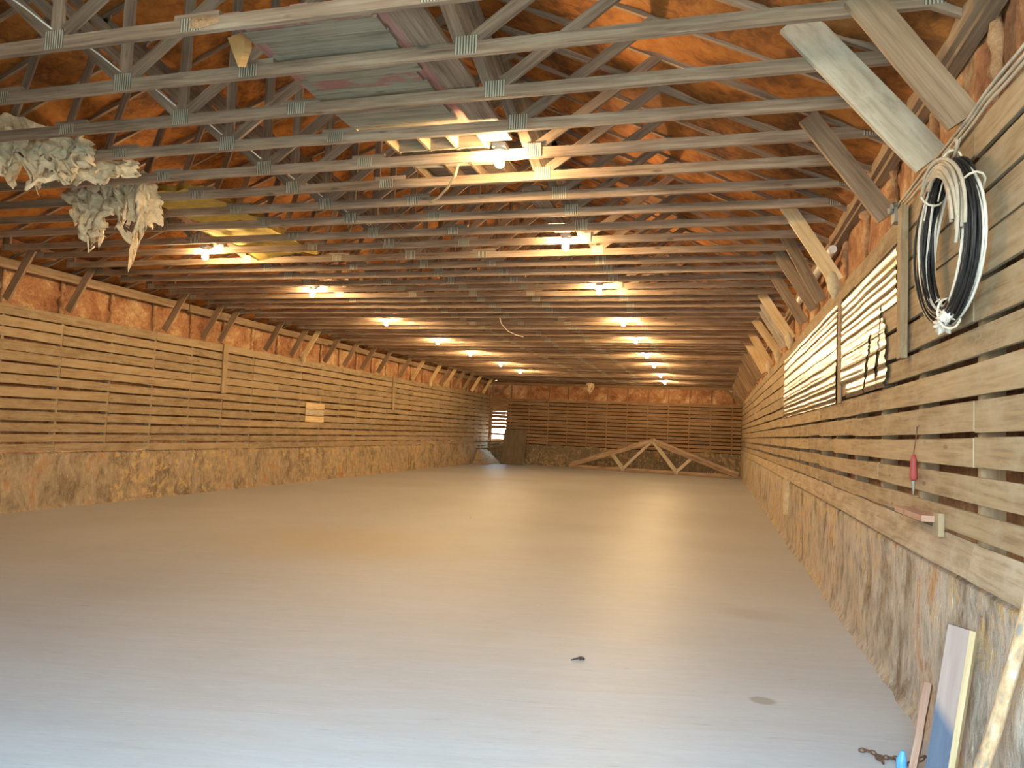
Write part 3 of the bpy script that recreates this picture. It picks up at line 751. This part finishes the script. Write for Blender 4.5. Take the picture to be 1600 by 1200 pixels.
coil = tag(empty('cable_coil', (0, 0, 0)), 'big coil of black and grey cables hanging on the right wall', 'cable coil')
cr = random.Random(21)
CY, CZ, RY, RZ = 4.30, 2.80, .42, .44
def loop_pts(ry, rz, dx, ph, wob, n=40, a0=0, a1=2*math.pi):
    out = []
    for k in range(n+1):
        a = a0+(a1-a0)*k/n
        pinch = 1-.18*max(0, math.cos(a))**3-.10*max(0, -math.cos(a))**3
        out.append((XR-.05-dx-.012*math.sin(a*2+ph), CY+ry*math.sin(a)*pinch+wob*math.sin(3*a+ph), CZ+rz*math.cos(a)+wob*math.cos(2*a+ph)-.04*math.cos(a)))
    return out
def strands(name, mat, k, rad):
    b = MB()
    for _ in range(k):
        j = cr.uniform(-.075, .06)
        b.tube(loop_pts(RY+j, RZ+j*.5, cr.uniform(0, .07), cr.uniform(0, 6.28), cr.uniform(.006, .03)), rad*cr.uniform(.85, 1.1), 5, cap=False)
    return b.build(name, mat, coil, smooth=True)
strands('black_cable', M['black_cable'], 26, .0085)
strands('grey_cable', M['white_cable'], 9, .0085)
b = MB()
for _ in range(18):
    j = cr.uniform(-.07, .06)
    b.tube(loop_pts(RY+j, RZ+j*.5, cr.uniform(.075, .11), cr.uniform(0, 6), .014, 22, math.pi*cr.uniform(1.42, 1.62), math.pi*cr.uniform(2.08, 2.2)), .0095, 5)
b.build('tan_cable', M['dirty_cable'], coil, smooth=True)
for a in (2*math.pi*.33+math.pi, .62, math.pi*1.93, math.pi*1.06):
    p = Vector(loop_pts(RY, RZ, .04, 0, 0, 1, a, a+.01)[0])
    rd = Vector((0, math.sin(a), math.cos(a))); b = MB()
    b.tube([p+rd*.085*math.cos(t)+Vector((.055*math.sin(t), 0, .0)) for t in [2*math.pi*k/12 for k in range(13)]], .006, 5, cap=False)
    b.tube([p-rd*.08+Vector((-.04, 0, 0)), p-rd*.12+Vector((-.05, .03, -.05))], .004, 4)
    b.build('tie', M['tie'], coil)
b = MB(); lump(b, (XR-.10, CY+.02, CZ-RZ-.0), .06, 3); lump(b, (XR-.11, CY-.09, CZ-RZ+.03), .05, 9); lump(b, (XR-.10, CY-.03, CZ-RZ+.05), .05, 6)
b.build('knot', M['white_cable'], coil, smooth=True)
b = MB(); b.tube([(XR-.06+.02*math.sin(t), CY+.02+.16*math.sin(t), CZ+RZ+.055+.055*math.cos(t)) for t in [.4+5.2*k/16 for k in range(17)]], .009, 5)
b.tube([(XR-.05, CY+.02, CZ+RZ-.02), (XR-.03, CY+.0, CZ+RZ+.12), (XR+.0, CY+.0, CZ+RZ+.16)], .008, 5)
b.build('hook', M['dirty_cable'], coil, smooth=True)
b = MB(); wr_ = random.Random(2)
for k in range(4):
    dz, ph = .02*k, wr_.uniform(0, 6)
    pts = [(XR-.015-.012*k % .03, YF+.3+q*.21, 3.375+dz-.012*math.sin(q*.9+ph)+.006*math.sin(q*2.3+ph)) for q in range(31)]
    pts = [p for p in pts if p[1] < 5.66]
    b.tube(pts, .009, 5)
tag(b.build('wall_cable', M['dirty_cable'], smooth=True), 'bundle of dusty cables running along the top of the right wall boards', 'cable')
b = MB(); b.beam((XR-.03, 5.66, 3.30), (XR-.03, 5.66, 3.43), .10, .06, (0, 1, 0)); lump(b, (XR-.05, 5.64, 3.40), .06, 2)
tag(b.build('junction_box', M['box_metal']), 'small grey junction box at the end of the wall cables', 'junction box')
pp = MB(); pp.tube([(XR-.07, 8.35, 3.80), (XR-.07, 12.1, 3.82)], .045, 12)
tag(pp.build('drain_pipe', M['pvc'], smooth=False), 'white plastic pipe behind the knee braces on the right', 'pipe')

tool = tag(empty('hand_tool', (0, 0, 0)), 'red-handled hand tool hanging by a wire on the right wall', 'tool')
tx, ty = XR-.03, 5.17
b = MB(); b.tube([(tx, ty, 1.485), (tx, ty, 1.50), (tx, ty, 1.56), (tx, ty, 1.62), (tx, ty, 1.655)], [.012, .024, .021, .019, .010], 10); b.build('handle', M['red_plastic'], tool, smooth=True)
b = MB(); b.tube([(tx, ty, 1.485), (tx, ty, 1.46), (tx, ty, 1.40)], [.014, .010, .003], 8); b.build('metal_tip', M['box_metal'], tool)
b = MB(); b.tube([(tx, ty, 1.655), (tx+.01, ty+.006, 1.72), (tx+.02, ty, 1.83), (tx+.035, ty, 1.84)], .004, 5); b.build('wire_loop', M['iron'], tool)
shelf = tag(empty('wall_bracket', (0, 0, 0)), 'short wooden ledge nailed low on the right wall', 'ledge')
b = MB(); b.beam((XR-.05, 5.35, 1.29), (XR-.045, 4.72, 1.29), .10, .035, (1, 0, 0), segs=3, jit=.004, rng=rng); b.build('ledge_board', M['reddish'], shelf)
b = MB(); b.beam((XR-.012, 4.70, 1.20), (XR-.012, 4.70, 1.33), .11, .03, (0, 1, 0), rng=rng); b.build('cleat', M['siding'], shelf)
b = MB(); b.beam((XR-.03, 13.3, .46), (XR-.03, 13.3, 1.10), .16, .09, (0, 1, 0), segs=8, jit=.014, rng=rng); 
tag(b.build('pale_stake', M['foam_pale']), 'pale cream stake against the plastered base of the right wall', 'stake')

# ------------------------------------------------------------------ lower right corner
pl = MB(); p0, p1 = Vector((1.115, 4.14, 0)), Vector((1.245, 4.20, .80))
d = (p1-p0).normalized(); wdv = Vector((.80, -.60, 0)); wdv = (wdv-d*wdv.dot(d)).normalized()
plank = tag(empty('leaning_plank', (0, 0, 0)), 'wide plank with a blue-stained lower end leaning on the right wall', 'plank')
pl.beam(p0-wdv*.02, p1-wdv*.02, .10, .035, wdv); pl.build('plank_face', M['plank'], plank)
b = MB(); b.beam(p0+wdv*.044, p1+wdv*.044, .028, .036, wdv); e = b.build('pale_edge', M['plank_edge'], plank); e['label'] = 'pale sawn edge'
b = MB(); b.beam((1.03, 4.28, 0), (1.16, 4.50, .42), .035, .05, (1, -.4, 0), segs=5, jit=.004, rng=rng)
tag(b.build('leaning_lath', M['reddish']), 'narrow reddish lath leaning beside the wide plank', 'lath')
b = MB(); b.tube([(1.13, 3.79, 0), (1.15, 3.72, .25), (1.18, 3.61, .50), (1.20, 3.49, .78), (1.215, 3.36, 1.06), (1.225, 3.25, 1.30)], [.030, .030, .029, .028, .026, .025], 12)
tag(b.build('leaning_pole', M['pole'], smooth=True), 'round pole with peeling paint leaning in the lower right corner', 'pole')
chain = tag(empty('iron_chain', (0, 0, 0)), 'rusty chain lying on the floor by the leaning plank', 'chain')
path = [(.84+.027*k, 4.52-.010*k+.015*math.sin(k*1.3), .012 + (.05*max(0, k-8)/3)) for k in range(12)]
path += [(.90, 4.46, .012), (.905, 4.43, .012), (.92, 4.405, .012)]
for k, p in enumerate(path):
    b = MB(); p = Vector(p); q = Vector(path[min(k+1, len(path)-1)]) if k != 11 else p+Vector((.02, -.01, 0)); dr = (q-p)
    dr = dr.normalized() if dr.length > 0 else Vector((0, -1, 0))
    sd = Vector((-dr.y, dr.x, 0)).normalized() if k % 2 else Vector((0, 0, 1))
    b.tube([p+dr*.019*math.cos(t)+sd*.011*math.sin(t) for t in [2*math.pi*i/10 for i in range(11)]], .0042, 5, cap=False)
    b.build('link', M['iron'], chain)
b = MB(); b.tube([(1.0, 4.36, .0), (1.0, 4.36, .05), (1.005, 4.36, .085), (1.005, 4.36, .10)], [.026, .026, .016, .010], 12)
tag(b.build('plastic_nozzle', M['blue_plastic'], smooth=False), 'small blue plastic nozzle at the foot of the wide plank', 'nozzle')
b = MB(); lump(b, (-.91, 5.51, .012), .024, 3, (1.5, .9, .6)); b.tube([(-.98, 5.46, .006), (-.91, 5.51, .02)], [.004, .010], 5)
tag(b.build('litter_scrap', M['lump']), 'small dark scrap of litter on the floor near the front', 'litter')
b = MB(); lump(b, (-1.59, 6.97, .01), .018, 5, (.7, 1.2, .6))
tag(b.build('pale_scrap', M['scrap']), 'tiny pale scrap on the floor in front of the middle', 'litter')
b = MB(); lump(b, (-4.37, 13.1, .012), .028, 8, (1, 1.2, .6))
tag(b.build('pale_scrap', M['scrap']), 'tiny pale scrap on the floor farther back on the left', 'litter')
b = MB(); lump(b, (-9.9, 25.6, .02), .05, 12, (1.1, 1, .7))
tag(b.build('pale_scrap', M['scrap']), 'pale scrap on the floor near the left wall at the back', 'litter')

# ------------------------------------------------------------------ back of the shed
b = MB(); b.beam((-9.45, 34.36, 0.01), (-9.47, 34.95, 1.72), 1.17, .02, (1, 0, 0), segs=4, rng=rng)
tag(b.build('plywood_sheet', M['ply']), 'dark plywood sheet leaning on the back wall near the daylight gaps', 'plywood sheet')
def spare(off, lift, label):
    """A small W truss standing on its bottom chord and leaning on the back wall."""
    t = tag(empty('spare_truss', (0, 0, 0)), label, 'truss', 'spare trusses leaning on the back wall')
    a, c = Vector((-6.45, 34.22, .045)), Vector((.92, 32.78, .045)); ax = (c-a).normalized(); ln = (c-a).length
    up = Vector((-ax.y*0+.10, .42, 1.45)); up = (up-ax*up.dot(ax)).normalized()
    nrm = ax.cross(up)
    a = a - nrm*off + up*lift
    P = lambda s, h: a+ax*(ln*s)+up*h
    hh = 1.44
    def mem(nm, p, q, w):
        b = MB(); b.beam(p, q, w, .038, nrm.cross(q-p), segs=2, rng=rng); b.build(nm, M['chord'] if nm != 'web' else M['dusty'], t)
    mem('bottom_chord', P(0, .0), P(1, .0), .09)
    mem('rafter', P(-.02, .06), P(.5, hh), .17); mem('rafter', P(1.02, .06), P(.5, hh), .17)
    for s, g in ((.335, .255), (.335, .49), (.665, .745), (.665, .51)):
        h = hh*(1-abs(g-.5)*2)
        mem('web', P(s, .05), P(g, h-.04), .095)
    for s in (.335, .665, .5):
        b = MB(); q = P(s, .03 if s != .5 else hh-.05)-nrm*-.022
        b.beam(q-ax*.08, q+ax*.08, .1, .004, up); b.build('nail_plate', M['plate'], t)
spare(0, 0, 'front one of two small spare trusses leaning on the back wall')
spare(.09, .11, 'rear one of two small spare trusses leaning on the back wall')
dr_ = random.Random(4)
for k, lab in enumerate(('broken board on top of the rubble in the back left corner', 'broken board lying lowest in the back left corner', 'short broken board tilted against the left wall in the back corner')):
    b = MB(); b.beam((-10.95+.1*k, 33.5-.5*k, .85+.12*k if k != 1 else .74), (-10.25+.15*k, 34.7-.35*k, .98+.05*k if k != 1 else .80), .11, .03, (1, -.4, .3), segs=4, jit=.012, rng=dr_)
    tag(b.build('broken_board', M['ply']), lab, 'board', 'broken boards in the back corner')
b = MB()
b.grid(lambda i, j: (XL+.06+i*.09, 32.7+j*.2, max(0, (.86-.105*i)*(.75+.25*fb(i*.4, j*.4, 2))*min(1, j/4))), 8, 12)
o = b.build('rubble_heap', M['base_left'], smooth=True); o['kind'] = 'stuff'; tag(o, 'heap of dirt and rubble in the back left corner', 'rubble')
